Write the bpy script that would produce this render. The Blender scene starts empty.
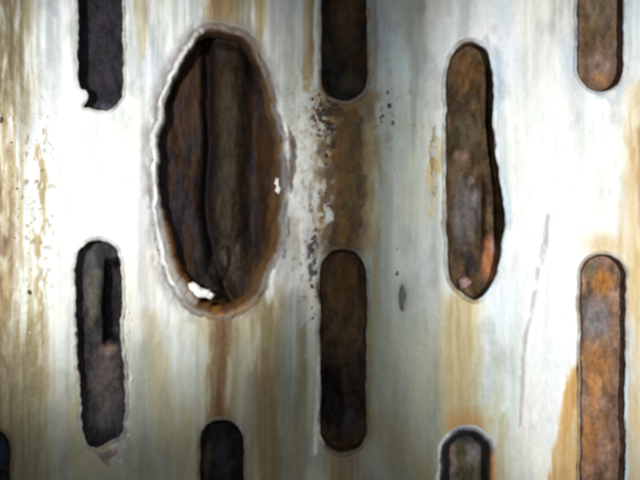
import bpy, math, random
import numpy as np
from mathutils import Vector

# ------------------------------------------------------------------ scene, camera, light
S = 0.0005            # metres per unit of drawing; every shape below is laid out on the pipe wall in these units
R = 1000.0            # inner radius of the pipe, units
D = 1000.0            # camera stands on the pipe's axis
sc = bpy.context.scene
COL = sc.collection
PI = math.pi

cam_d = bpy.data.cameras.new('camera'); cam = bpy.data.objects.new('camera', cam_d); COL.objects.link(cam)
cam.location = (0, -D * S, 0); cam.rotation_euler = (PI / 2, 0, 0)
cam_d.sensor_width = 36; cam_d.lens = 36 * D / 640.0
cam_d.clip_start = 0.01; cam_d.clip_end = 20
cam_d.dof.use_dof = True; cam_d.dof.focus_distance = 0.448; cam_d.dof.aperture_fstop = 6.3
sc.camera = cam

w = bpy.data.worlds.new('World'); sc.world = w; w.use_nodes = True
bg = w.node_tree.nodes['Background']; bg.inputs['Color'].default_value = (0.95, 0.99, 1.0, 1); bg.inputs['Strength'].default_value = 0.12

def spot(name, loc, at, power, deg, blend, size, color=(1, 1, 1), sx=1.0, sy=1.0):
    d = bpy.data.lights.new(name, 'SPOT'); d.energy = power; d.spot_size = math.radians(deg); d.spot_blend = blend
    d.shadow_soft_size = size; d.color = color
    o = bpy.data.objects.new(name, d); COL.objects.link(o)
    o.location = Vector(loc) * S
    v = Vector(at) * S - o.location
    o.rotation_euler = v.to_track_quat('-Z', 'Y').to_euler(); o.scale = (sx, sy, 1)
    return o
# the inspection camera's own two lamps, on its head either side of the lens
spot('lamp_or_fill', (-330, -930, 60), (-214, -30, 58), 10.4, 29, 0.8, 0.010, (1.0, 1.0, 0.985), 1.0, 1.2)
spot('lamp_or_fill', (350, -930, 40), (245, -40, 15), 10.2, 27, 0.85, 0.010, (1.0, 1.0, 0.985), 0.95, 1.7)
spot('lamp_or_fill', (0, -960, 90), (0, 0, -25), 2.2, 62, 1.0, 0.012, (1.0, 0.99, 0.94))  # added fill spot above the lens, not one of the camera's own lamps

sc.view_settings.view_transform = 'Standard'; sc.view_settings.look = 'None'
sc.view_settings.exposure = 0; sc.view_settings.gamma = 1; sc.view_settings.use_curve_mapping = False
sc.cycles.pixel_filter_type = 'BLACKMAN_HARRIS'; sc.cycles.filter_width = 2.2

# ------------------------------------------------------------------ numpy helpers
def h2(ix, iy, seed):
    n = (ix.astype(np.int64) * 374761393 + iy.astype(np.int64) * 668265263 + seed * 974711) & 0xffffffff
    n = ((n ^ (n >> 13)) * 1274126177) & 0xffffffff
    n = ((n ^ (n >> 16)) * 2246822519) & 0xffffffff
    return ((n ^ (n >> 15)) & 0xffffff) / float(0xffffff)
def vn(x, y, seed):
    ix = np.floor(x); iy = np.floor(y); fx = x - ix; fy = y - iy
    fx = fx * fx * fx * (fx * (fx * 6 - 15) + 10); fy = fy * fy * fy * (fy * (fy * 6 - 15) + 10)
    a = h2(ix, iy, seed); b = h2(ix + 1, iy, seed); c = h2(ix, iy + 1, seed); d = h2(ix + 1, iy + 1, seed)
    return (a * (1 - fx) + b * fx) * (1 - fy) + (c * (1 - fx) + d * fx) * fy
def fbm(x, y, px, py, seed, oc=4):
    x = np.asarray(x, float); y = np.asarray(y, float)
    s = 0; a = 1; t = 0; c, sn = math.cos(0.0), 0.0
    for k in range(oc):
        s = s + a * vn(x / px + 17.3 * k, y / py + 9.1 * k, seed + k * 31); t += a; a *= 0.55; px *= 0.5; py *= 0.5
    return s / t                                   # 0..1, mean 0.5
def sst(a, b, x):
    t = np.clip((x - a) / (b - a), 0, 1); return t * t * (3 - 2 * t)
def world(px, py, dep):
    """a point of the pipe wall seen at px,py, moved dep units outward along the radius"""
    px = np.asarray(px, float); py = np.asarray(py, float); dep = np.asarray(dep, float) + 0 * px
    u = px - 320.0; th = np.arctan2(u, D)          # the camera is on the axis
    y0 = R * np.cos(th) - R
    z = (240.0 - py) * (D + y0) / D
    r = R + dep
    return np.stack([r * np.sin(th) * S, (r * np.cos(th) - R) * S, z * S], -1)
def sdf(poly, x, y):
    """signed distance to a closed polygon, negative inside"""
    x = x.ravel(); y = y.ravel()
    P = np.asarray(poly, float); Q = np.roll(P, -1, 0)
    best = np.full(x.shape, 1e9); ins = np.zeros(x.shape, bool)
    for (ax, ay), (bx, by) in zip(P, Q):
        ex, ey = bx - ax, by - ay
        t = np.clip(((x - ax) * ex + (y - ay) * ey) / (ex * ex + ey * ey + 1e-12), 0, 1)
        best = np.minimum(best, (x - ax - t * ex) ** 2 + (y - ay - t * ey) ** 2)
        if ay != by:
            c = ((ay > y) != (by > y)) & (x < (bx - ax) * (y - ay) / (by - ay) + ax); ins ^= c
    d = np.sqrt(best); return np.where(ins, -d, d)
def smooth_poly(pts, n):
    P = np.asarray(pts, float); out = []
    N = len(P)
    for i in range(N):
        p0, p1, p2, p3 = P[i - 1], P[i], P[(i + 1) % N], P[(i + 2) % N]
        for t in np.linspace(0, 1, 12, endpoint=False):
            out.append(0.5 * ((2 * p1) + (-p0 + p2) * t + (2 * p0 - 5 * p1 + 4 * p2 - p3) * t * t + (-p0 + 3 * p1 - 3 * p2 + p3) * t ** 3))
    return resample(np.array(out), n)
def resample(P, n):
    Q = np.vstack([P, P[:1]]); L = np.concatenate([[0], np.cumsum(np.hypot(*np.diff(Q, axis=0).T))])
    s = np.linspace(0, L[-1], n, endpoint=False)
    return np.stack([np.interp(s, L, Q[:, 0]), np.interp(s, L, Q[:, 1])], -1)
def stadium(x0, x1, y0, y1, n=200, sq=1.0):
    r = (x1 - x0) / 2; cx = (x0 + x1) / 2; pts = []
    for a in np.linspace(PI, 2 * PI, 24): pts.append((cx + r * math.cos(a), y0 + r * sq + r * sq * math.sin(a)))
    for a in np.linspace(0, PI, 24): pts.append((cx + r * math.cos(a), y1 - r * sq + r * sq * math.sin(a)))
    return resample(np.array(pts), n)
def normals(P):
    t = np.roll(P, -1, 0) - np.roll(P, 1, 0); n = np.stack([t[:, 1], -t[:, 0]], -1)
    n /= np.linalg.norm(n, axis=1)[:, None] + 1e-9
    a = 0.5 * np.sum(P[:, 0] * np.roll(P[:, 1], -1) - np.roll(P[:, 0], -1) * P[:, 1])
    return n if a > 0 else -n                      # outward
def rough(P, amp, per, seed):
    n = normals(P); L = np.concatenate([[0], np.cumsum(np.hypot(*np.diff(P, axis=0).T))])
    T = L[-1] + 1e-6; ang = L / T * 2 * PI; rr = T / (2 * PI)
    q = fbm(np.cos(ang) * rr + 500, np.sin(ang) * rr + 500, per, per, seed, 4) - 0.5
    return P + n * (2 * amp * q)[:, None]
def mixc(a, b, t):
    t = np.asarray(t)[..., None]; return np.asarray(a) * (1 - t) + np.asarray(b) * t
def boxed(f):
    def g(x, y, *a, **k):
        x = np.asarray(x, float); y = np.asarray(y, float)
        if f is ell_full: mx = 1.9; x0, x1, y0, y1 = a[0] - a[2] * mx, a[0] + a[2] * mx, a[1] - a[3] * mx, a[1] + a[3] * mx
        else:
            P = np.asarray(a[0], float); m = 2.4 * max(a[1], a[2]) + 10; x0, y0 = P.min(0) - m; x1, y1 = P.max(0) + m
        s_ = (x > x0) & (x < x1) & (y > y0) & (y < y1); out = np.zeros(x.shape)
        if s_.any(): out[s_] = f(x[s_], y[s_], *a, **k)
        return out
    return g
def ell_full(x, y, cx, cy, rx, ry, soft=0.6, wob=0.35, seed=5, per=14):
    n = fbm(x, y, per, per * 1.8, seed, 4) - 0.5
    d = np.sqrt(((x - cx) / rx) ** 2 + ((y - cy) / ry) ** 2) + n * wob * 2
    return 1 - sst(1 - soft, 1 + soft * 0.3, d)
def streak_full(x, y, pts, w0, w1, seed=9, wob=0.5, soft=0.9):
    P = np.asarray(pts, float); best = np.full(np.shape(x), 1e9); x0, y0 = x, y
    x = x + 7 * (fbm(x, y, 16, 50, seed + 3, 4) - .5); y = y + 14 * (fbm(x, y, 5, 60, seed + 5, 3) - .5)
    for i in range(len(P) - 1):
        ax, ay = P[i]; ex, ey = P[i + 1] - P[i]
        t = np.clip(((x - ax) * ex + (y - ay) * ey) / (ex * ex + ey * ey), 0, 1)
        g = (i + t) / (len(P) - 1); wd = w0 + (w1 - w0) * g
        best = np.minimum(best, np.hypot(x - ax - t * ex, (y - ay - t * ey)) / wd)
    n = 0.7 * (fbm(x0, y0, 9, 40, seed, 4) - 0.5) + 0.6 * (fbm(x0, y0, 3.5, 22, seed + 7, 4) - 0.5)
    m = 1 - sst(1 - soft * 0.8, 1 + soft * 0.4, best + n * wob * 2)
    return m * (1 - .38 * sst(.42, .66, fbm(x0, y0, 3.2, 85, seed + 11, 3))) if w0 > 3.5 else m

ell = boxed(ell_full); streak = boxed(streak_full)

# ------------------------------------------------------------------ object helpers
def tag(o, label=None, cat=None, group=None, kind=None):
    for k, v in (('label', label), ('category', cat), ('group', group), ('kind', kind)):
        if v: o[k] = v
    return o
def mesh(name, V, F, mat, parent=None, col=None, smooth=True):
    me = bpy.data.meshes.new(name)
    V = np.asarray(V, np.float32).reshape(-1, 3); F = np.asarray(F, np.int32)
    k = F.shape[1]
    me.vertices.add(len(V)); me.vertices.foreach_set('co', V.ravel())
    me.loops.add(F.size); me.loops.foreach_set('vertex_index', F.ravel())
    me.polygons.add(len(F)); me.polygons.foreach_set('loop_start', np.arange(0, F.size, k, dtype=np.int32))
    me.update(calc_edges=True)
    me.polygons.foreach_set('use_smooth', np.full(len(F), smooth))
    if col is not None:
        c = np.ones((len(V), 4), np.float32); c[:, :3] = np.clip(np.asarray(col).reshape(-1, 3), 0.004, 0.9)
        at = me.color_attributes.new('Col', 'FLOAT_COLOR', 'POINT'); at.data.foreach_set('color', c.ravel())
    me.materials.append(mat)
    o = bpy.data.objects.new(name, me); COL.objects.link(o)
    if parent: o.parent = parent
    return o
def grid_faces(nx, ny, keep=None):
    i = np.arange(nx * ny).reshape(ny, nx)
    f = np.stack([i[:-1, :-1], i[1:, :-1], i[1:, 1:], i[:-1, 1:]], -1).reshape(-1, 4)
    return f if keep is None else f[keep.ravel()]
def compact(V, F, *more):
    used = np.unique(F); m = np.zeros(len(V), np.int64); m[used] = np.arange(len(used))
    return (V[used], m[F]) + tuple(a[used] for a in more)

def material(name, rough_lo, rough_hi, spec, fine, bump, streaky=1.0, var=0.25, metal=0.0):
    m = bpy.data.materials.new(name); m.use_nodes = True; nt = m.node_tree; N = nt.nodes; L = nt.links
    b = N['Principled BSDF']
    at = N.new('ShaderNodeAttribute'); at.attribute_name = 'Col'
    tc = N.new('ShaderNodeTexCoord'); mp = N.new('ShaderNodeMapping'); mp.inputs['Scale'].default_value = (1, 1, streaky)
    L.new(tc.outputs['Object'], mp.inputs['Vector'])
    def noise(per, det, src):
        n = N.new('ShaderNodeTexNoise'); n.inputs['Scale'].default_value = 1 / (per * S); n.inputs['Detail'].default_value = det
        n.inputs['Roughness'].default_value = 0.65; L.new(src, n.inputs['Vector']); return n
    n1 = noise(fine, 5, mp.outputs['Vector']); n2 = noise(fine * 0.45, 6, tc.outputs['Object'])
    mr = N.new('ShaderNodeMapRange'); mr.inputs[1].default_value = 0.25; mr.inputs[2].default_value = 0.75
    mr.inputs[3].default_value = 1 - var; mr.inputs[4].default_value = 1 + var; L.new(n1.outputs['Fac'], mr.inputs[0])
    mr2 = N.new('ShaderNodeMapRange'); mr2.inputs[1].default_value = 0.3; mr2.inputs[2].default_value = 0.7
    mr2.inputs[3].default_value = 1 - var * 0.6; mr2.inputs[4].default_value = 1 + var * 0.4; L.new(n2.outputs['Fac'], mr2.inputs[0])
    mu = N.new('ShaderNodeMath'); mu.operation = 'MULTIPLY'; L.new(mr.outputs[0], mu.inputs[0]); L.new(mr2.outputs[0], mu.inputs[1])
    vm = N.new('ShaderNodeVectorMath'); vm.operation = 'SCALE'; L.new(at.outputs['Color'], vm.inputs[0]); L.new(mu.outputs[0], vm.inputs['Scale'])
    L.new(vm.outputs[0], b.inputs['Base Color'])
    rr = N.new('ShaderNodeMapRange'); rr.inputs[1].default_value = 0.3; rr.inputs[2].default_value = 0.7
    rr.inputs[3].default_value = rough_lo; rr.inputs[4].default_value = rough_hi; L.new(n2.outputs['Fac'], rr.inputs[0]); L.new(rr.outputs[0], b.inputs['Roughness'])
    b.inputs['Specular IOR Level'].default_value = spec; b.inputs['Metallic'].default_value = metal
    ad = N.new('ShaderNodeMath'); ad.operation = 'ADD'; L.new(n1.outputs['Fac'], ad.inputs[0]); L.new(n2.outputs['Fac'], ad.inputs[1])
    bp = N.new('ShaderNodeBump'); bp.inputs['Strength'].default_value = bump; bp.inputs['Distance'].default_value = 1.5 * S
    L.new(ad.outputs[0], bp.inputs['Height']); L.new(bp.outputs[0], b.inputs['Normal'])
    return m
M_wall = material('scaled_galvanised_steel', 0.36, 0.6, 0.28, 8, 0.35, 0.35, 0.09)
M_rim = material('corroded_steel_edge', 0.35, 0.6, 0.4, 7, 0.5, 0.6, 0.15)
M_silt = material('packed_silt', 0.45, 0.8, 0.12, 10, 0.35, 0.7, 0.5)
M_crust = material('rust_crust', 0.4, 0.75, 0.4, 6, 0.9, 0.8, 0.3)
M_flake = material('wet_white_scale', 0.15, 0.3, 0.6, 4, 0.4, 1, 0.05)

# ------------------------------------------------------------------ albedos (linear)
STEEL = np.array([0.69, 0.705, 0.69]); BLUE = np.array([0.50, 0.60, 0.68]); GREEN = np.array([0.27, 0.30, 0.265])
OCHRE = np.array([0.44, 0.32, 0.13]); RUST = np.array([0.30, 0.13, 0.035]); BROWN = np.array([0.095, 0.055, 0.026])
DARK = np.array([0.020, 0.017, 0.019]); PURP = np.array([0.048, 0.040, 0.056]); GREY = np.array([0.20, 0.19, 0.19])
ORANGE = np.array([0.52, 0.22, 0.05]); PINK = np.array([0.45, 0.28, 0.25]); CREAM = np.array([0.74, 0.74, 0.70]); OLIVE = np.array([0.088, 0.074, 0.040])

# ------------------------------------------------------------------ the openings
HOLE = smooth_poly([(213, 30), (240, 37), (259, 66), (272, 108), (279, 150), (280, 200), (277, 236), (266, 272), (248, 299), (224, 312),
                    (200, 308), (180, 290), (166, 256), (158, 212), (155, 165), (160, 120), (170, 84), (184, 54), (198, 36)], 420)
S4 = smooth_poly([(470, 41), (484, 49), (491, 66), (493, 100), (494, 140), (498, 170), (504, 205), (503, 240), (498, 268), (489, 289),
                  (475, 300), (462, 293), (452, 282), (448, 262), (446, 220), (446, 160), (446, 110), (447, 72), (455, 50)], 300)
S6 = smooth_poly([(99, 240), (113, 246), (121, 262), (122, 300), (121, 340), (125, 372), (124, 410), (121, 436), (110, 441), (98, 447), (86, 443), (82, 420),
                  (79, 380), (77, 330), (76, 290), (76, 262), (84, 246)], 260)
S1 = smooth_poly([(101, -150), (120, -140), (124, -110), (124, -30), (123, 40), (123, 85), (118, 103), (108, 110), (97, 109), (84, 107), (88, 99), (87, 91), (80, 86),
                  (78, 60), (78, 0), (78, -60), (78, -120), (85, -144)], 300)
#  key, contour, lip width, lip height, contour roughness
SLOTS = {
 'hole': (rough(rough(HOLE, 4.0, 18, 3), 1.0, 9, 4), 9, 1.3),
 's1': (rough(S1, 1.6, 10, 4), 3.5, 0.3),
 's3': (rough(stadium(321, 367, -155, 101), 1.3, 14, 5), 4, 0.3),
 's4': (rough(S4, 1.6, 14, 6), 5, 0.5),
 's5': (rough(stadium(577, 623, -165, 91), 1.2, 14, 7), 4, 0.4),
 's6': (rough(S6, 2.4, 10, 8), 4.5, 0.6),
 's7': (rough(stadium(320, 366, 249, 453), 1.6, 14, 9), 5, 0.4),
 's8': (rough(stadium(580, 625, 254, 505), 1.5, 14, 10), 4, 0.3),
 's9': (rough(stadium(200, 244, 420, 672), 1.6, 14, 11), 4.5, 0.3),
 's10': (rough(stadium(442, 491, 430, 682), 2.0, 14, 12), 6, 0.8),
 's11': (rough(stadium(-34, 10, 428, 680), 1.4, 14, 13), 5, 1.5),
}

# ------------------------------------------------------------------ wall colour and relief
def crust_colour(x, y):
    c = mixc(BROWN * 1.25, np.array([.27, .135, .038]), sst(.35, .65, fbm(x, y, 10, 22, 411, 4)))
    c = mixc(c, np.array([.16, .12, .05]), .6 * sst(.45, .6, fbm(x, y, 14, 20, 417, 4))); c = mixc(c, OCHRE * .5, .7 * sst(354, 374, x + 14 * (fbm(x, y, 9, 12, 415, 3) - .5)))
    return mixc(c, DARK * 2.2, .38 * sst(.5, .7, fbm(x, y, 8, 12, 416, 5)))
def wall_colour(x, y):
    c = mixc(STEEL, GREEN, 0.85 * ell(x, y, 388, 230, 66, 420, 0.6, 0.12, 21, 90))
    st = fbm(x, y, 16, 260, 31, 5)
    c = mixc(c, BLUE, 0.55 * sst(0.5, 0.75, fbm(x, y, 30, 150, 77, 3)) * (1 - sst(60, 130, y)) )
    low = sst(290, 410, y + 60 * (fbm(x, y, 40, 200, 8, 3) - 0.5)) * (1 - sst(480, 540, x))
    c = mixc(c, GREEN * [1, .98, .9], 0.75 * low)
    c = mixc(c, BLUE * 1.05, 0.5 * ell(x, y, 165, 400, 28, 90, 0.8, 0.3, 14, 30))
    c = mixc(c, BLUE * 1.1, 0.6 * ell(x, y, 502, 380, 22, 120, 0.8, 0.3, 15, 30))
    c = mixc(c, BLUE * .85, 0.9 * streak(x, y, [(496, 62), (500, 110), (503, 160), (509, 225)], 7, 4, 15, .2, .8))  # pale blue band right of the long slot: surface shading painted in
    # faint overall lime and rust streaking
    glare = ell(x, y, 85, 190, 58, 140, 0.5, 0.2, 16, 40) + ell(x, y, 548, 240, 40, 200, 0.4, 0.2, 17, 40)  # glare of the two hot spots put into colour by fading the streaks
    c = c * (1 - (0.30 * sst(0.45, 0.75, st) * (1 - 0.9 * np.clip(glare, 0, 1)))[..., None])
    hue = fbm(x, y, 26, 70, 33, 4) - 0.5; hu2 = fbm(x, y, 9, 60, 35, 4) - 0.5
    c = c * (1 + np.stack([0.16 * hue + .10 * hu2, 0.05 * hue - .03 * hu2, -0.20 * hue + .06 * hu2], -1) * (1 - 0.6 * np.clip(glare, 0, 1))[..., None])
    blot = fbm(x, y, 14, 30, 37, 5); c = c * (1 - 0.2 * sst(.5, .8, blot) * (1 - 0.85 * np.clip(glare, 0, 1)))[..., None]
    def put(colr, m):
        nonlocal c
        colr = np.asarray(colr, float); m = np.clip(m, 0, 1)
        if colr.mean() < 0.34:                    # stains are thin films: they tint what is under them
            colr = np.clip(colr * 0.85, 0.006, 1); t = (0.9 * m)[..., None]; c = np.clip(c, 0.006, 1) ** (1 - t) * colr ** t
        else: c = mixc(c, colr, m)
    n = fbm(x, y, 9, 26, 41, 5); ns = fbm(x, y, 5, 90, 43, 4); big = fbm(x, y, 22, 60, 47, 4)
    put(np.array([.40, .37, .22]), 0.7 * low * sst(.32, .62, fbm(x, y, 20, 110, 181, 5)) * (1 - sst(480, 540, x))); put(np.array([.42, .40, .27]), .45 * sst(.4, .65, fbm(x, y, 12, 80, 183, 5)) * ell(x, y, 200, 400, 160, 130, .9, .2, 184, 40))
    put(np.array([.50, .50, .42]), .35 * sst(.42, .62, fbm(x, y, 8, 50, 185, 5)) * ell(x, y, 300, 150, 34, 200, .9, .2, 186, 30)); put(np.array([.30, .33, .33]), .4 * sst(.4, .6, fbm(x, y, 7, 90, 187, 4)) * (1 - sst(40, 110, y)) * (1 - sst(330, 420, x)))
    # left margin: brown and ochre mottling
    wis = fbm(x, y, 3.6, 60, 171, 4); w2 = fbm(x, y, 6, 22, 172, 5)
    put(OCHRE * .9, .75 * (1 - sst(6, 48, x + 24 * (big - .5))) * sst(.38, .72, wis)); put(BROWN * 2.2, .8 * (1 - sst(0, 26, x + 16 * (big - .5))) * sst(.36, .68, w2))
    put(OLIVE * [1.7, 1.6, 1.3], .9 * (1 - sst(12, 46, x)) * (1 - sst(50, 160, y)) * sst(.22, .6, wis)); put(OCHRE * .85, .8 * (1 - sst(2.5, 8, np.abs(x - 40 + 16 * (fbm(x * 0, y, 9, 36, 173, 3) - .5)))) * sst(100, 140, y) * sst(.45, .58, w2))
    put(OCHRE * .55, .6 * sst(280, 330, y) * (1 - sst(30, 62, x)) * sst(.42, .62, wis)); put(OLIVE * 2.4, .45 * sst(300, 360, y) * (1 - sst(24, 60, x + 20 * (big - .5))))
    # streaks above the hole and at the top
    put(RUST * [.6, .7, .6], 1.0 * streak(x, y, [(228, -40), (226, 38)], 23, 18, 53, .6) * sst(0.25, .45, ns)); put(OLIVE * 2.2, .6 * streak(x, y, [(243, -40), (244, 40)], 9, 7, 153)); put(BROWN * 2, .5 * streak(x, y, [(222, -40), (219, 30)], 4, 4, 154)); put(OCHRE * [.85, .75, .6], 0.85 * streak(x, y, [(262, -40), (259, 45), (263, 80)], 8, 4, 54))
    put(OCHRE * 0.8, 0.85 * streak(x, y, [(308, -40), (309, 40), (306, 90)], 9, 4, 55)); put(BROWN * 2, 0.5 * streak(x, y, [(312, -40), (312, 80)], 4, 3, 56))
    put(BLUE * .75, .8 * streak(x, y, [(628, -20), (628, 80), (616, 100), (600, 98)], 5, 4, 194, .3)); put(BLUE * .8, .8 * streak(x, y, [(630, 270), (631, 500)], 4, 5, 195, .3)); put(BLUE * .7, .7 * streak(x, y, [(486, 40), (497, 52)], 4, 5, 196, .3)); put(CREAM, .8 * streak(x, y, [(317, -20), (317, 92)], 2.4, 2, 192, .3)); put(CREAM, .9 * streak(x, y, [(317, 345), (317, 452)], 2.2, 2.2, 193, .3)); put(OCHRE * 0.9, 0.5 * streak(x, y, [(140, -40), (143, 60)], 10, 3, 57)); put(GREEN, 0.5 * streak(x, y, [(285, -40), (290, 120)], 14, 8, 58))  # the cream lines left of the centre slots are a painted ridge sheen
    # fuzzy grey brown halo of the hole and its drip
    dh = sdf(SLOTS['hole'][0], x, y).reshape(np.shape(x))
    put(GREY * 1.3, 0.75 * (1 - sst(9, 20, dh + 14 * (n - 0.5))) * sst(0.3, 0.6, n))
    put(GREY * 1.5 * [1.05, 1, .8], 0.7 * ell(x, y, 296, 190, 15, 80, 0.8, 0.4, 59, 9) * sst(0.4, .6, n))
    put(OCHRE * 0.6, 0.7 * ell(x, y, 268, 300, 26, 26, 0.8, 0.5, 60, 9) * sst(0.35, .6, n))
    put(OCHRE * 0.9, 0.55 * ell(x, y, 222, 330, 38, 34, 0.9, 0.4, 63, 14)); put(OCHRE * [.5, .52, .5], 0.9 * streak(x, y, [(268, 310), (266, 400), (272, 500)], 17, 20, 64, .6) * sst(0.2, .5, big + .1)); put(GREEN * .6, .5 * streak(x, y, [(292, 300), (290, 500)], 14, 18, 164, .6)); put(GREEN * .8, .4 * streak(x, y, [(140, 360), (150, 500)], 24, 50, 165, .6))
    put(BROWN * 2.2, 0.6 * streak(x, y, [(266, 350), (270, 430), (274, 500)], 5, 10, 65)); put(OCHRE * 0.8, 0.35 * streak(x, y, [(150, 320), (185, 480)], 12, 30, 66))
    put(OCHRE * 0.55, 0.6 * streak(x, y, [(302, 330), (300, 480)], 4, 8, 67)); put(GREY, 0.5 * streak(x, y, [(251, 380), (249, 480)], 7, 9, 167))
    # middle: rust strip between two slots, its halo
    put(crust_colour(x, y), 0.97 * (1 - sst(.5, 1.2, np.abs(x - 348) / 31 + .9 * (fbm(x, y, 7, 16, 68, 5) - .5)) ) * sst(84, 104, y) * (1 - sst(246, 262, y))); put(OCHRE * 0.8, 0.5 * streak(x, y, [(369, 130), (374, 240)], 5, 10, 69))
    put(GREEN * 0.7, 0.5 * streak(x, y, [(376, 250), (374, 430)], 9, 14, 70) ); put(OCHRE * 0.6, 0.6 * streak(x, y, [(376, 255), (371, 440)], 4, 5, 71)); put(BROWN * 1.5, 0.6 * streak(x, y, [(345, 440), (350, 520)], 24, 20, 72, .6))
    put(GREY * 1.1, 0.75 * streak(x, y, [(373, -30), (374, 88)], 4.5, 3, 73)); put(BROWN * 2, 0.8 * ell(x, y, 345, 98, 30, 16, 0.7, 0.6, 74, 9))
    put(GREY * 0.9, 0.8 * ell(x, y, 310, 250, 9, 66, 0.5, 0.7, 75, 8) * sst(0.44, .56, n)); put(DARK * 1.5, 0.95 * ell(x, y, 326, 122, 15, 32, 0.6, 0.6, 76, 7) * sst(0.5, .56, fbm(x, y, 5.5, 7, 76, 4))); put(DARK * 2.4, 0.9 * ell(x, y, 313, 258, 6, 58, 0.6, 0.5, 77, 7) * sst(0.52, .6, fbm(x, y, 5, 7, 79, 4))); put(BROWN * 1.4, 0.8 * ell(x, y, 330, 200, 8, 50, 0.6, 0.5, 77, 7) * sst(0.48, .56, fbm(x, y, 5, 7, 80, 4)))
    # right of the middle
    put(OCHRE, 0.85 * ell(x, y, 434, 160, 10, 55, 0.7, 0.6, 78, 10) * sst(0.42, .56, n)); put(GREEN * 0.45, 0.8 * ell(x, y, 403, 297, 7, 18, 0.6, 0.25, 79, 9))
    put(OCHRE * 1.0, 0.9 * streak(x, y, [(462, 305), (457, 370), (463, 440)], 20, 22, 80, 0.35)); put(RUST * 1.3, 0.6 * ell(x, y, 468, 424, 30, 18, 0.7, 0.5, 81, 9))
    put(GREEN * 1.0, 0.6 * streak(x, y, [(400, 290), (405, 480)], 20, 34, 82, .5, 1.0)); put(OCHRE * 0.6, 0.4 * streak(x, y, [(385, 430), (420, 480)], 20, 20, 83))
    put(GREY * 1.3, 0.5 * streak(x, y, [(549, 214), (543, 250), (533, 296), (526, 335), (521, 380), (519, 425)], 3.0, 2.2, 84, 0.35, 1.2) * sst(0.25, .55, fbm(x, y, 7, 12, 85, 3)))
    put(ORANGE * [1, 1.15, 1.3], 0.95 * streak(x, y, [(587, 330), (572, 392), (562, 440), (556, 500)], 4.5, 10, 86, 0.9)); put(ORANGE * [1, 1.3, 1.6], 0.7 * streak(x, y, [(578, 370), (572, 430), (568, 490)], 6, 20, 87, 0.9))
    put(OCHRE * 1.25, 0.8 * streak(x, y, [(640, 90), (636, 170), (630, 250), (648, 330)], 14, 14, 88, 0.5)); put(OCHRE * 1.25, 0.75 * ell(x, y, 606, 246, 26, 16, 0.9, 0.3, 89, 12))
    put(OCHRE * 1.15, 0.8 * streak(x, y, [(642, 260), (640, 480)], 14, 18, 90, 0.5)); put(RUST * 1.2, 0.6 * streak(x, y, [(644, 130), (650, 220)], 10, 12, 91)); put(OCHRE * 0.8, 0.4 * streak(x, y, [(505, 420), (500, 500)], 6, 14, 191))
    put(BROWN * [1.5, 1.4, 1.0], 1.0 * streak(x, y, [(223, 304), (223, 345), (217, 388), (221, 432)], 13, 8, 61, 0.8)); put(RUST * .4, 0.95 * streak(x, y, [(224, 308), (222, 345), (217, 422)], 6, 4.5, 62, 0.7)); put(OLIVE * 2, 0.5 * streak(x, y, [(236, 330), (233, 420)], 6, 7, 162, .6))
    # fine specks
    sp = fbm(x, y, 4.5, 5.5, 92, 2); reg = ell(x, y, 350, 110, 90, 60, 0.9, 0.3, 93, 30) + ell(x, y, 310, 250, 22, 90, 0.6, 0.3, 94, 30) + ell(x, y, 30, 200, 34, 120, 0.8, .3, 95, 30)
    put(BROWN * 1.8, 0.45 * np.clip(reg, 0, 1) * sst(0.70, 0.78, sp)); put(CREAM, 0.7 * np.clip(ell(x, y, 312, 170, 26, 100, .8, .3, 96, 30) + ell(x, y, 120, 400, 12, 70, .8, .3, 97, 20), 0, 1) * sst(0.6, 0.7, 1 - sp + 0.15 * (n - .5)))
    return c
def wall_relief(x, y):
    n = fbm(x, y, 7, 12, 141, 4) - 0.5; s = fbm(x, y, 12, 160, 143, 4) - 0.5; b = fbm(x, y, 90, 160, 145, 3) - 0.5
    d = 0.7 * n + 1.2 * s + 5 * b
    r = np.clip(ell(x, y, 312, 200, 30, 130, 0.9, .4, 146, 20) + ell(x, y, 20, 220, 40, 260, 0.9, .4, 147, 20) + 0.5 * ell(x, y, 120, 390, 20, 80, .9, .4, 148, 20), 0, 1)
    d = d - 3.2 * r * (fbm(x, y, 9, 12, 149, 4) - 0.45)
    d = d + 3.0 * ell(x, y, 326, 122, 15, 32, 0.6, 0.6, 76, 7) * sst(0.5, .56, fbm(x, y, 5.5, 7, 76, 4)) + 3.0 * ell(x, y, 313, 258, 6, 58, 0.6, 0.5, 77, 7) * sst(0.52, .6, fbm(x, y, 5, 7, 79, 4))
    d = d + 0.5 * streak(x, y, [(549, 214), (541, 262), (527, 330), (521, 380), (519, 425)], 2.4, 2.0, 84, 0.9)
    return d

casing = bpy.data.objects.new('well_casing', None); COL.objects.link(casing)
tag(casing, 'pale scaled steel pipe wall pierced by long rounded slots and streaked with rust', 'pipe wall')

# ------------------------------------------------------------------ wall sheet with openings
def axis(lo, hi, a, b, fine, coarse):
    l = np.linspace(lo, a, int((a - lo) / coarse) + 1)[:-1]; m = np.linspace(a, b, int((b - a) / fine) + 1); r = np.linspace(b, hi, int((hi - b) / coarse) + 1)[1:]
    return np.concatenate([l, m, r])
ax = axis(-330, 970, -12, 652, 1.35, 5); ay = axis(-300, 780, -10, 490, 1.35, 5)
X, Y = np.meshgrid(ax, ay)
SD = np.full(X.shape, 60.0)
lipw = np.full(X.shape, 5.0)
for k, (P, lw, lh) in SLOTS.items():
    x0, y0 = P.min(0) - 32; x1, y1 = P.max(0) + 32
    ii = (ay > y0) & (ay < y1); jj = (ax > x0) & (ax < x1); ix = np.ix_(ii, jj)
    d = sdf(P, X[ix], Y[ix]).reshape(X[ix].shape)
    lipw[ix] = np.where(d < SD[ix], lw, lipw[ix]); SD[ix] = np.minimum(SD[ix], d)
REL = wall_relief(X, Y)
def lip_fade(d, lw): return 1 - sst(lw * 0.55, lw * 1.0, d)
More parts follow.
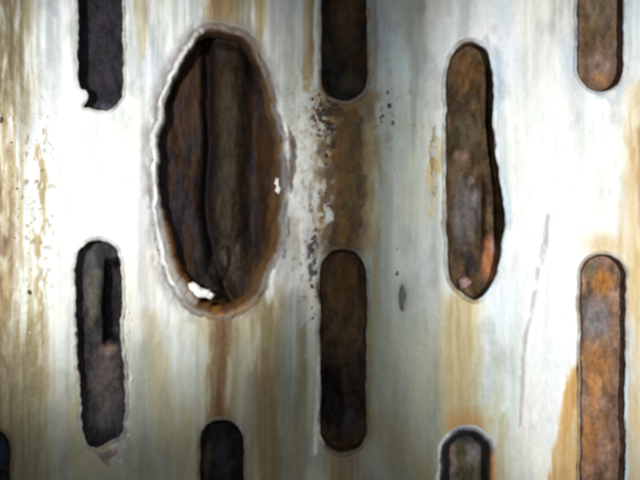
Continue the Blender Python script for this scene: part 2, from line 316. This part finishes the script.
DEP = REL + 0.9 * lip_fade(SD, lipw)
cx = 0.25 * (SD[:-1, :-1] + SD[1:, :-1] + SD[1:, 1:] + SD[:-1, 1:])
keep = cx > 2.0
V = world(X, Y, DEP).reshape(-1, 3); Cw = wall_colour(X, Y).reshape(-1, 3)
F = grid_faces(len(ax), len(ay), keep)[:, ::-1]
V, F, Cw = compact(V, F, Cw)
mesh('casing_sheet', V, F, M_wall, casing, Cw)

# ------------------------------------------------------------------ slot edges: rolled lip, cut face
T_WALL = 30.0
def slot_edge(key, inner, edgecol, label=None, bevel=None, name='slot_edge'):
    P, lw, lh = SLOTS[key]; n = len(P); nm = normals(P); cen = P.mean(0)
    nf = fbm(P[:, 0], P[:, 1], 8, 8, 201, 4) - 0.5; nf2 = fbm(P[:, 0], P[:, 1], 16, 16, 203, 4) - 0.5
    e = np.zeros(n) if bevel is None else bevel(P, nm)      # width of the eroded slope inside the edge
    prof = [(lw * 1.02, 0.6), (lw * 0.82, 0.0), (lw * 0.6, -0.75 * lh), (lw * 0.42, -lh), (lw * 0.22, -0.85 * lh), (lw * 0.06, -0.3 * lh), (-0.4, 1.2),
            (-1.0, 4), (-1.6, 9), (-1.6, 16), (-1.2, 23), (-0.5, T_WALL)]
    rings = []; cols = []
    for k, (off, dep) in enumerate(prof):
        j = fbm(P[:, 0] + 40 * k, P[:, 1] + dep * 3, 7, 9, 205, 3) - 0.5
        o = off * (1 + 0.7 * nf2 * (off > 0)) + ((2.4 if bevel is None else 3.5) * j if off > 0 and 0 < k < 6 else 0)
        if off < -0.5: o = off + (2.6 if bevel is None else 1.1) * j - e * min(1.0, (dep - 1) / 12.0)
        dd = dep * (1 + 1.2 * nf) if dep < 0 else dep
        q = P + nm * np.broadcast_to(o, (n,))[:, None]
        base = wall_relief(q[:, 0], q[:, 1]) * max(0.0, 1 - max(dep, 0) / 8)
        rings.append(world(q[:, 0], q[:, 1], base + dd))
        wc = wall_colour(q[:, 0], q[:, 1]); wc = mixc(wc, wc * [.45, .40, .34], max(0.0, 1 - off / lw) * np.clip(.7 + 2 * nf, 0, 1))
        if off > 0:
            a = min(1.0, 1.1 * max(0.0, 1 - off / lw) ** 0.8); am = np.full(n, a) * np.clip(0.6 + 1.5 * nf2, 0.15, 1)
            if bevel is not None: am = np.full(n, 0.0 if k == 0 else 0.5 if k == 1 else 1.0)
            c = mixc(wc, edgecol(P, nm, q), am)
        else:
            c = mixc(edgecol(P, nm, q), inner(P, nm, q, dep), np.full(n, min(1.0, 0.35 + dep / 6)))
            if e.max() > 0: pass
        cols.append(c)
    V = np.concatenate(rings); C = np.concatenate(cols); m = len(prof)
    i = np.arange(n); j2 = (i + 1) % n; F = []
    for k in range(m - 1): F.append(np.stack([k * n + i, k * n + j2, (k + 1) * n + j2, (k + 1) * n + i], -1))
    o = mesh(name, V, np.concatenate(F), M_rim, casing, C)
    if label: o['label'] = label
    return o
def flat(c): return lambda P, nm, q, *a: np.broadcast_to(np.asarray(c, float), (len(P), 3))
def G(v, c, w): return np.exp(-((v - c) / w) ** 2)
def nz(q, s, a=.35, b=.65): return sst(a, b, fbm(q[:, 0], q[:, 1], 10, 18, s, 4))
def two(a, b, s): return lambda P, nm, q, *r: mixc(a, b, nz(q, s))

def hole_bevel(P, nm):
    lowl = sst(200, 285, P[:, 1]) ; return 2 + 3.0 * lowl + 6.5 * sst(185, 225, P[:, 1]) * sst(.2, .7, -nm[:, 0]) + 1.5 * sst(0.2, 0.9, nm[:, 0]) + 2.5 * (fbm(P[:, 0], P[:, 1], 9, 9, 210, 3) - .5)
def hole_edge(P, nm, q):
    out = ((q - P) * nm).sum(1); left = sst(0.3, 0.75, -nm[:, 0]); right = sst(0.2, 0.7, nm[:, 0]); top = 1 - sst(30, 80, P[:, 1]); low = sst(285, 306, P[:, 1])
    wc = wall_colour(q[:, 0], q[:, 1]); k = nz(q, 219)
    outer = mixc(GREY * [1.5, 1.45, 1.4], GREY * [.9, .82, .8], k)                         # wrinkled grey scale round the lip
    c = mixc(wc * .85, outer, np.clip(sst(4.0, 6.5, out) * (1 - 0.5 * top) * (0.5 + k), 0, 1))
    bare = mixc(CREAM, np.array([.8, .8, .78]), k)  # bare metal edge with the lip's specular highlight painted in
    c = mixc(c, bare, left * (1 - sst(2.6, 4.2, out)) * (1 - low) * (1 - .8 * G(P[:, 1], 128, 8)) * (1 - .7 * G(P[:, 1], 224, 5))); c = mixc(c, mixc(BROWN * 1.3, GREY * .7, k), np.clip(right * (1 - sst(3.5, 6.5, out)), 0, 1))  # bare is bare metal plus the lip's painted specular highlight
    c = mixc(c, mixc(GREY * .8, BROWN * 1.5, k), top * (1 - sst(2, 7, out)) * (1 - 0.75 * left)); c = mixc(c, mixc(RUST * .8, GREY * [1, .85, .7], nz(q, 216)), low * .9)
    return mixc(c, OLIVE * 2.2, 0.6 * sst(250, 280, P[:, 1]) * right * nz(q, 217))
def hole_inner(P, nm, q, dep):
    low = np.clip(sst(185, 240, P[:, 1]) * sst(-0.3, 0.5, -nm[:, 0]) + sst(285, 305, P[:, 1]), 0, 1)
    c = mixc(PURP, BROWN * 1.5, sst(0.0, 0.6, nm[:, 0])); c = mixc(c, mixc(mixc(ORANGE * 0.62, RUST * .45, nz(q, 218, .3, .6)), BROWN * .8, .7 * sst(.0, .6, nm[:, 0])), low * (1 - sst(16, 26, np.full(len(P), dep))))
    c = mixc(c, CREAM, sst(0.45, 0.8, -nm[:, 0]) * (dep < 6) * (1 - low * 0.4)); c = mixc(c, RUST * .35, 0.6 * sst(0.3, .9, nm[:, 0]) * nz(q, 214) * (dep < 14)); c = mixc(c, BROWN * .5, 1 - sst(60, 110, P[:, 1]) * (1 - 0 * nm[:, 0]))  # cream on the left continues the painted lip highlight inward
    return c
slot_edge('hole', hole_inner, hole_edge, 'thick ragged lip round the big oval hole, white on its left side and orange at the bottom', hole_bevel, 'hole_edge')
slot_edge('s1', two(DARK * 1.5, PURP, 221), two(STEEL * 0.7, GREY * 1.2, 222), 'chipped slot edge with a ragged square end')
slot_edge('s3', two(DARK, BROWN * .7, 223), two(GREEN * 0.9, BROWN * 2, 224))
slot_edge('s4', two(DARK * 1.1, BROWN * .8, 225), lambda P, nm, q, *a: mixc(mixc(GREEN * 0.8, BROWN * 1.6, nz(q, 226)), BLUE * 1.15, sst(0.2, 0.7, nm[:, 0])))  # blue on the right side continues the painted shading band
slot_edge('s5', two(DARK * 1.2, PURP * .8, 227), two(BLUE * .7, GREY * .8, 228))
slot_edge('s6', two(DARK * 1.4, PURP, 229), lambda P, nm, q, *a: mixc(mixc(STEEL * .6, GREY, nz(q, 230)), PINK, 0.8 * sst(0.3, 0.8, nm[:, 0]) * nz(q, 231, .45, .6)), 'slot edge with ragged pinkish chips down its right side')
slot_edge('s7', two(DARK * .8, BROWN * .6, 232), lambda P, nm, q, *a: mixc(mixc(BROWN * 1.2, GREY * 0.8, nz(q, 233)), CREAM, sst(0.75, 0.95, -nm[:, 0]) * sst(330, 350, P[:, 1])))  # cream at lower left is the rim's highlight painted into the edge
slot_edge('s8', two(DARK * 1.1, BROWN * .6, 234), lambda P, nm, q, *a: mixc(mixc(GREY, BROWN * 1.6, nz(q, 235)), BLUE, sst(0.5, 0.9, nm[:, 0]) * sst(340, 380, P[:, 1])))
slot_edge('s9', two(DARK * .8, OLIVE * .5, 236), two(GREEN * 0.6, BROWN * 1.4, 237))
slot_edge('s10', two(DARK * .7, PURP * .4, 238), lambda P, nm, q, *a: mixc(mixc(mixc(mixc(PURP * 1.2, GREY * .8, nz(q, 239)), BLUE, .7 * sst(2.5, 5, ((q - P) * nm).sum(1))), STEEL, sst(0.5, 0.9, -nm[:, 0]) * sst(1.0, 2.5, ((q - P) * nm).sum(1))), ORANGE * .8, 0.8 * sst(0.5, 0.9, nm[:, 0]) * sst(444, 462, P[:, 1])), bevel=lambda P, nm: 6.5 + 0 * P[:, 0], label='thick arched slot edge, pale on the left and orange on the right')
slot_edge('s11', two(DARK, PURP * .7, 240), two(GREY, BROWN * 1.4, 241))

# ------------------------------------------------------------------ what fills the openings
def fill(key, name, depth_f, colour_f, label, cat='silt', grp='silt packed in the slots', step=1.3, mar=3.0):
    P = SLOTS[key][0]; x0, y0 = P.min(0) - mar; x1, y1 = P.max(0) + mar
    y0c = max(y0, -60); y1c = min(y1, 540)
    a = np.linspace(x0, x1, int((x1 - x0) / step) + 1); b = np.linspace(y0c, y1c, int((y1c - y0c) / step) + 1)
    if y0 < y0c: b = np.concatenate([np.linspace(y0, y0c, 24)[:-1], b])
    if y1 > y1c: b = np.concatenate([b, np.linspace(y1c, y1, 24)[1:]])
    x, y = np.meshgrid(a, b); d = sdf(P, x, y).reshape(x.shape)
    dep = depth_f(x, y, d); cc = colour_f(x, y, d)
    keep = (0.25 * (d[:-1, :-1] + d[1:, :-1] + d[1:, 1:] + d[:-1, 1:])) < mar - 0.5
    V = world(x, y, dep).reshape(-1, 3); F = grid_faces(len(a), len(b), keep)[:, ::-1]
    V, F, C = compact(V, F, cc.reshape(-1, 3))
    nv = len(V)                                     # a back, so that the plug is solid
    E = np.concatenate([F[:, [0, 1]], F[:, [1, 2]], F[:, [2, 3]], F[:, [3, 0]]]); key_ = np.sort(E, 1); code = key_[:, 0].astype(np.int64) * nv + key_[:, 1]
    u, idx, cnt = np.unique(code, return_index=True, return_counts=True); B = E[idx[cnt == 1]]
    vb, inv = np.unique(B, return_inverse=True); inv = inv.reshape(B.shape)
    Vb = V[vb].copy(); r = np.hypot(Vb[:, 0], Vb[:, 1] + R * S); k2 = (R + 78) * S / r
    Vb[:, 0] *= k2; Vb[:, 1] = (Vb[:, 1] + R * S) * k2 - R * S
    F2 = np.stack([B[:, 1], B[:, 0], nv + inv[:, 0], nv + inv[:, 1]], -1)
    o = mesh(name, np.vstack([V, Vb]), np.vstack([F, F2]), M_silt, None, np.vstack([C, C[vb]]))
    # origin at the thing
    c = Vector(np.asarray(V.mean(0), float).tolist()); o.data.transform(__import__('mathutils').Matrix.Translation(-c)); o.location = c
    return tag(o, label, cat, grp)
def lumps(x, y, s, amp, px=12, py=20): return amp * (fbm(x, y, px, py, s, 5) - 0.5) * 2

# clay in the big hole: upright folds
def hole_d(x, y, d):
    w = 3 * np.sin(y / 60.0)
    g1 = 206 + w + 0.0016 * np.clip(y - 190, 0, 200) ** 2 * 1.4
    g1 = g1 + 7 * (fbm(x * 0, y, 9, 50, 308, 4) - .5)
    dep = 32 + 22 * G(x, g1, 5.5) - 11 * G(x, 229 + w * .6 + 5 * (fbm(x * 0, y, 9, 45, 305, 3) - .5), 15) * sst(40, 75, y) * (1 - sst(262, 296, y)) + 11 * G(x, 252 + 6 * (fbm(x * 0, y, 9, 60, 307, 3) - .5), 9) * (1 - sst(230, 270, y))
    dep += 4 * G(x, 184, 10) * np.sin(y / 17.0) + lumps(x, y, 301, 4.5, 15, 60) + lumps(x, y, 302, 1.2, 5, 14)
    dep -= 8 * sst(258, 276, x) * sst(90, 150, y)
    rr = np.hypot(x - 223, (y - 264) * .5) + 9 * (fbm(x, y, 12, 20, 306, 4) - .5); dep += 7 * G(rr, 11, 4) + 5 * G(x + .3 * (y - 262), 232, 4) * sst(225, 245, y)
    dep -= 14 * sst(-9, 1, d) * sst(190, 270, y) ; dep += 12 * sst(-14, 0, d) * (1 - sst(60, 120, y))
    return dep
def hole_c(x, y, d):
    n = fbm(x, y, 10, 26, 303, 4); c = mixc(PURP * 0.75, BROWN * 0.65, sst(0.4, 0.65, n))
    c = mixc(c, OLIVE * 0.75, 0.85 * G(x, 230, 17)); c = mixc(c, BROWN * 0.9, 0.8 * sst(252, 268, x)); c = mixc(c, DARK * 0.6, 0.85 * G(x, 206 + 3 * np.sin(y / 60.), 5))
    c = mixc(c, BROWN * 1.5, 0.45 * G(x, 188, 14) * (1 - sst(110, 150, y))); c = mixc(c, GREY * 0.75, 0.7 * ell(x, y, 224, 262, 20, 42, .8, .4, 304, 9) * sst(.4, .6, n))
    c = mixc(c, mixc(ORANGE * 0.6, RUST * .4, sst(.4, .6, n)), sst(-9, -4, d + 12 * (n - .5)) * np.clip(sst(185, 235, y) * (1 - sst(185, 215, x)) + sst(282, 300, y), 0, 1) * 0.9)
    c = c * [.47, .40, .36]; c = mixc(c, RUST * 0.33, 0.8 * sst(-14, -3, d + 6 * (n - .5)) * sst(240, 270, x) * sst(120, 200, y)); return c  # overall darkening puts the shade inside the hole into the clay colour
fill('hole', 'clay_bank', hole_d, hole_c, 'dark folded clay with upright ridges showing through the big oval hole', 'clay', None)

def basic(dep0, sd, amp=6, extra=None, tilt=0):
    def f(x, y, d):
        r = dep0 + lumps(x, y, sd, amp * .8, 16, 34) + lumps(x, y, sd + 1, 1.3, 5, 8) + tilt * (x - x.mean()) / 22.0
        return r + (extra(x, y, d) if extra is not None else 0)
    return f
def cols(a, b, sd, *blobs):
    def f(x, y, d):
        c = mixc(a, b, sst(0.34, 0.66, fbm(x, y, 12, 24, sd, 5))); c = mixc(c, np.asarray(a) * .45, .6 * sst(.5, .7, fbm(x, y, 9, 15, sd + 3, 4)))  # darker mottling puts shading of the lumps into the silt colour
        for (cc, amt, bx, by, rx, ry) in blobs: c = mixc(c, cc, amt * ell(x, y, bx, by, rx, ry, 0.7, 0.45, sd + 7, 9))
        return c
    return f
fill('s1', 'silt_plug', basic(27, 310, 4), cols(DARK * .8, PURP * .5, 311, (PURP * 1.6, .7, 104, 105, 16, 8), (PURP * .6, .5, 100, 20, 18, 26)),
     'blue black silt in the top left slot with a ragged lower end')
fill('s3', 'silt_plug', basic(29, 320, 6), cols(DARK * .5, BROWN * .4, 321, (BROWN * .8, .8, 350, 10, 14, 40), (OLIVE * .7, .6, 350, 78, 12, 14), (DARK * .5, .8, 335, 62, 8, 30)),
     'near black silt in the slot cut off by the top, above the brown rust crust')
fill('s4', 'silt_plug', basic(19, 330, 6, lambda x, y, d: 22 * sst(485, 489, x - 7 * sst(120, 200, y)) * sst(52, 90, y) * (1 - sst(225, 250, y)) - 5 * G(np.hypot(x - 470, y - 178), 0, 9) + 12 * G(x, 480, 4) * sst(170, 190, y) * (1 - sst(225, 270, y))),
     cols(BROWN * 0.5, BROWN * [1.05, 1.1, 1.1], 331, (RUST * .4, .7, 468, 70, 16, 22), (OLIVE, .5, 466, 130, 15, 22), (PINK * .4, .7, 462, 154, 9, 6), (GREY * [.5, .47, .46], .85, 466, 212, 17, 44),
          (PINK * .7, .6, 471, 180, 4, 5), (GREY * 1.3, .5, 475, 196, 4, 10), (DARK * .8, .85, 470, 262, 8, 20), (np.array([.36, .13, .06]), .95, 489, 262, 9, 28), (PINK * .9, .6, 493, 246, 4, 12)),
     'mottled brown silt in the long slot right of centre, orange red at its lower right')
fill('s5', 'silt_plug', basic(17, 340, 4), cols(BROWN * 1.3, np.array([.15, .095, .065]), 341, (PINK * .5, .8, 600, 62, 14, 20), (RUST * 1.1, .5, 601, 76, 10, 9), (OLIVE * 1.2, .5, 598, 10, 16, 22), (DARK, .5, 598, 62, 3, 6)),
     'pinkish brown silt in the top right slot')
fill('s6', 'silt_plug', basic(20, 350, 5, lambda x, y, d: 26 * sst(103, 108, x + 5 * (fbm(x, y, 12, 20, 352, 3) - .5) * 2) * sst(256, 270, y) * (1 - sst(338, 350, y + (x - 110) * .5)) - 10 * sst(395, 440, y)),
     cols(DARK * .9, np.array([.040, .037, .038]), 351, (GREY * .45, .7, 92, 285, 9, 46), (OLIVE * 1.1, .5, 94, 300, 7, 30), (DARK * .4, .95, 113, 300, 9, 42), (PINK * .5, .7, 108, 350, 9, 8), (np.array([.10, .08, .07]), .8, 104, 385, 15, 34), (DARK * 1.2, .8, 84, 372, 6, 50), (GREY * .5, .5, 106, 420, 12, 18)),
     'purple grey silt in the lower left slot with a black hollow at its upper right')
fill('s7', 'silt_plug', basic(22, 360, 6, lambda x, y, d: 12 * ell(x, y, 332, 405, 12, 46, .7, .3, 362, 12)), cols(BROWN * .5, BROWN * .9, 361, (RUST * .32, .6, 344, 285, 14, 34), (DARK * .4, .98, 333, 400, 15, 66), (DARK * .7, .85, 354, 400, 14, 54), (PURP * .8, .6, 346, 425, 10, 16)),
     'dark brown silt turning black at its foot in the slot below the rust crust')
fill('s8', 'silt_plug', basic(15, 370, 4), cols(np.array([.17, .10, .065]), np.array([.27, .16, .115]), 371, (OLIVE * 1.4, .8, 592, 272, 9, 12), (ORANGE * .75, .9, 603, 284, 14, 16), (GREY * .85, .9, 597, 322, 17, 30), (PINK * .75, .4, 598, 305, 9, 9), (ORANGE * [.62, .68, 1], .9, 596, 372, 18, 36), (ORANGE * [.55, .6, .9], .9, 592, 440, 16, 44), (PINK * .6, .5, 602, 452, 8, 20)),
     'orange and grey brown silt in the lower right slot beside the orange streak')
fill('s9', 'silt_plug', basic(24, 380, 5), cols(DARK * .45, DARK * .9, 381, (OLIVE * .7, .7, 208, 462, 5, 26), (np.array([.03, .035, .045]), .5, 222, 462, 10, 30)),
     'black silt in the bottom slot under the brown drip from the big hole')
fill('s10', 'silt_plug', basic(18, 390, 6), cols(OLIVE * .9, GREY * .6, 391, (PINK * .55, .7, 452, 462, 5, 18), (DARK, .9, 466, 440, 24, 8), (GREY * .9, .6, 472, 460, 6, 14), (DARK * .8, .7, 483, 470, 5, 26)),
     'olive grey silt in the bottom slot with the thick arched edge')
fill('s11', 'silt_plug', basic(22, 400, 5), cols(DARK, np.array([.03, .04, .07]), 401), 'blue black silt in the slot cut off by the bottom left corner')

# ------------------------------------------------------------------ raised crusts and blisters on the wall (parts of the casing)
def patch(name, outline, h, colour_f, seed, amp, label=None, mat=None, step=1.2, kind=None):
    P = rough(smooth_poly(outline, 200), 5.5 if len(outline) > 7 else 2.5, 12, seed); x0, y0 = P.min(0) - 4; x1, y1 = P.max(0) + 4
    a = np.linspace(x0, x1, int((x1 - x0) / step) + 1); b = np.linspace(y0, y1, int((y1 - y0) / step) + 1)
    x, y = np.meshgrid(a, b); d = sdf(P, x, y).reshape(x.shape)
    fd = min(12.0, 0.38 * min(x1 - x0 - 8, y1 - y0 - 8)); up = 1 - sst(-fd, 0.5, d + fd * .6 * (fbm(x, y, 6, 9, seed + 9, 4) - .5))
    dep = wall_relief(x, y) + 1.8 - up * (h + 1.8) - up * amp * 2 * (fbm(x, y, 7, 10, seed + 3, 4) - 0.45)
    for k, (Q, lw, lh) in SLOTS.items():            # stay clear of openings
        pass
    c = mixc(wall_colour(x, y), colour_f(x, y) * 0.75, sst(0.25, 1.0, up))
    sd_all = np.full(x.shape, 50.)
    for k, (Q, lw, lh) in SLOTS.items():
        if Q[:, 0].min() - 30 < x1 and Q[:, 0].max() + 30 > x0 and Q[:, 1].min() - 30 < y1 and Q[:, 1].max() + 30 > y0:
            sd_all = np.minimum(sd_all, sdf(Q, x, y).reshape(x.shape))
    dm = np.maximum(d, 2.5 - sd_all)
    keep = (0.25 * (dm[:-1, :-1] + dm[1:, :-1] + dm[1:, 1:] + dm[:-1, 1:])) < 1.6
    V = world(x, y, dep).reshape(-1, 3); F = grid_faces(len(a), len(b), keep)[:, ::-1]; V, F, C = compact(V, F, c.reshape(-1, 3))
    o = mesh(name, V, F, mat or M_crust, casing, C)
    if label: o['label'] = label
    if kind: o['kind'] = kind
    return o
patch('rust_crust', [(328, 108), (345, 103), (366, 110), (369, 150), (372, 190), (369, 225), (366, 246), (345, 252), (326, 246), (328, 215), (327, 180), (330, 140)], 1.8,
      crust_colour, 413, 4.0, 'rough brown rust crust between two slots of the middle column')
patch('scale_patch', [(284, 118), (293, 128), (299, 150), (297, 175), (292, 195), (287, 185), (286, 150)], 2.4, lambda x, y: mixc(GREY * 1.1, BROWN * 2.2, sst(.4, .6, fbm(x, y, 8, 12, 421, 4))), 423, 3.0, 'grey brown lifted scale on the right of the big hole')
patch('scale_patch', [(283, 215), (290, 205), (294, 225), (290, 250), (281, 272), (270, 290), (274, 270), (281, 240)], 2.0, lambda x, y: mixc(GREY * 1.2, OLIVE * 1.6, sst(.4, .6, fbm(x, y, 8, 12, 431, 4))), 433, 3.0)
patch('ochre_crust', [(433, 118), (440, 130), (441, 165), (438, 200), (433, 205), (430, 180), (427, 150)], 1.2, lambda x, y: mixc(OCHRE * 1.1, STEEL * .8, sst(.42, .58, fbm(x, y, 6, 9, 441, 4))), 443, 2.2, 'yellow brown crust along the left side of the long slot')
patch('grey_blister', [(403, 281), (408, 292), (406, 306), (402, 316), (398, 304), (398, 290)], 1.8, lambda x, y: mixc(GREEN * .4, BROWN * 1.2, .5 * sst(.4, .6, fbm(x, y, 6, 9, 451, 4))), 453, 1.2, 'small dark oval blister on bare wall right of the middle column')
patch('pink_crust', [(88, 449), (104, 446), (122, 440), (125, 455), (118, 466), (106, 476), (97, 465)], 1.6, lambda x, y: mixc(PINK * .9, GREY * 1.3, sst(.4, .6, fbm(x, y, 8, 9, 461, 4))), 463, 2.4, 'pinkish grey debris caked under the lower left slot')

# dark nodules and pale grains scattered over the corroded zones
def grains(name, regions, col_a, col_b, seed, rmin, rmax):
    rnd = random.Random(seed); V = []; F = []; C = []
    for (cx, cy, rx, ry, n) in regions:
        for _ in range(n):
            x = rnd.gauss(cx, rx * .5); y = rnd.gauss(cy, ry * .5); r = rnd.uniform(rmin, rmax) * (0.6 if rnd.random() < .5 else 1); e = rnd.uniform(.8, 1.7)
            if min(float(sdf(SLOTS[k][0], np.array([x]), np.array([y]))[0]) for k in ('hole', 's1', 's3', 's4', 's6', 's7')) < 5: continue
            b0 = float(wall_relief(np.array([x]), np.array([y]))[0]); base = len(V) ; c = np.array(col_a) + (np.array(col_b) - np.array(col_a)) * rnd.random()
            for ring, (q, hh) in enumerate(((1.15, 1.2), (1.0, -.2), (.6, -.8))):
                for k in range(7):
                    a = 2 * PI * k / 7 + ring * .4; j = rnd.uniform(.7, 1.25)
                    V.append((x + r * q * j * math.cos(a), y + r * e * q * j * math.sin(a), b0 + hh * r)); C.append(c)
            V.append((x, y, b0 - r)); C.append(c)
            for ring in range(2):
                for k in range(7): F.append((base + ring * 7 + k, base + ring * 7 + (k + 1) % 7, base + (ring + 1) * 7 + (k + 1) % 7, base + (ring + 1) * 7 + k))
            for k in range(7): F.append((base + 14 + k, base + 14 + (k + 1) % 7, base + 21, base + 21))
    V = np.array(V); W = world(V[:, 0], V[:, 1], V[:, 2])
    quads = [f if f[2] != f[3] else f[:3] for f in F]
    me = bpy.data.meshes.new(name); me.from_pydata([tuple(p) for p in W.tolist()], [], quads); me.polygons.foreach_set('use_smooth', [True] * len(quads))
    at = me.color_attributes.new('Col', 'FLOAT_COLOR', 'POINT'); at.data.foreach_set('color', np.hstack([np.array(C), np.ones((len(C), 1))]).astype(np.float32).ravel()); me.materials.append(M_crust)
    o = bpy.data.objects.new(name, me); COL.objects.link(o); o.parent = casing; o['kind'] = 'stuff'; return o
grains('rust_nodules', [(313, 270, 4, 60, 18), (325, 112, 9, 20, 26), (376, 100, 22, 26, 9), (324, 165, 6, 60, 12), (410, 200, 22, 120, 4), (22, 250, 20, 200, 5)], DARK * 2.5, BROWN * 2.2, 71, 0.9, 2.6)
grains('lime_grains', [(304, 180, 12, 90, 26), (322, 215, 7, 14, 12), (126, 370, 4, 70, 30), (300, 260, 14, 60, 12), (36, 200, 16, 120, 14)], CREAM * .9, CREAM, 72, 1.0, 2.2)

# ------------------------------------------------------------------ bright wet flakes caught on the edges
def flake(cx, cy, outline, dep, thick, label, col=CREAM * 1.15, seed=1):
    P = rough(resample(np.array([(cx + a, cy + b) for a, b in outline], float), 44), 1.2, 3, seed); n = len(P); c = P.mean(0); rings = []; prof = [(1.0, thick), (1.05, thick * .4), (.9, -.1 * thick), (.7, -.3 * thick), (.45, -.5 * thick), (.2, -.62 * thick)]
    for q, dd in prof:
        p = c + (P - c) * q; rings.append(world(p[:, 0], p[:, 1], dep + dd + 4.0 * (fbm(p[:, 0], p[:, 1], 4, 4, seed + 5, 3) - .5) * (q < 1)))
    rings.append(world(c[:1], c[1:2], np.array([dep - .62 * thick]))); rings.append(world(c[:1], c[1:2], np.array([dep + thick])))
    V = np.vstack(rings); F = []; m = len(prof)
    for k in range(m - 1):
        for i in range(n): F.append((k * n + i, k * n + (i + 1) % n, (k + 1) * n + (i + 1) % n, (k + 1) * n + i))
    T = [( (m - 1) * n + i, (m - 1) * n + (i + 1) % n, m * n) for i in range(n)] + [((i + 1) % n, i, m * n + 1) for i in range(n)]
    o0 = V.mean(0); me = bpy.data.meshes.new('mineral_flake'); me.from_pydata([tuple(p) for p in (V - o0).tolist()], [], F + T); me.polygons.foreach_set('use_smooth', [False] * len(F + T))
    at = me.color_attributes.new('Col', 'FLOAT_COLOR', 'POINT'); cc = np.ones((len(V), 4), np.float32); cc[:, :3] = np.clip(col * (0.75 + .5 * fbm(V[:, 0] / S, V[:, 2] / S, 4, 4, seed, 3)[:, None]), 0, .88); at.data.foreach_set('color', cc.ravel()); me.materials.append(M_flake)
    o = bpy.data.objects.new('mineral_flake', me); COL.objects.link(o); o.location = o0.tolist(); return tag(o, label, 'flake', 'bright flakes caught on the rust')
flake(201, 291, [(-13, -6), (-7, -8), (0, -3), (8, -1), (13, 4), (10, 9), (2, 7), (-3, 8), (-8, 3), (-13, 0)], 9, 5, 'largest bright white flake, lying at the lower left inside the big oval hole', seed=3)
flake(328, 216, [(-5, -8), (1, -9), (5, -3), (6, 4), (1, 8), (-4, 6), (-2, 0)], -3, 5, 'white flake stuck to the left side of the brown rust crust', seed=8)
flake(277, 186, [(-1, -8), (2, -7), (2, -1), (4, 3), (2, 8), (-2, 6), (-1, 1), (-3, -3)], -2, 3, 'upright white flake on the right lip of the big oval hole', seed=12)
flake(464, 284, [(-6, -4), (-1, -7), (4, -5), (7, -1), (2, 5), (-4, 6)], 14, 4, 'dull pink flake at the foot of the long slot right of centre', PINK * .6, 15)

# ------------------------------------------------------------------ ground behind the pipe
ax2 = np.linspace(-360, 1000, 110); ay2 = np.linspace(-330, 810, 90); x, y = np.meshgrid(ax2, ay2)
V = world(x, y, 74 + lumps(x, y, 501, 8, 60, 90)).reshape(-1, 3)
c = mixc(DARK, BROWN * .7, fbm(x, y, 40, 60, 503, 4)).reshape(-1, 3)
tag(mesh('ground', V, grid_faces(110, 90)[:, ::-1], M_silt, None, c), kind='structure')
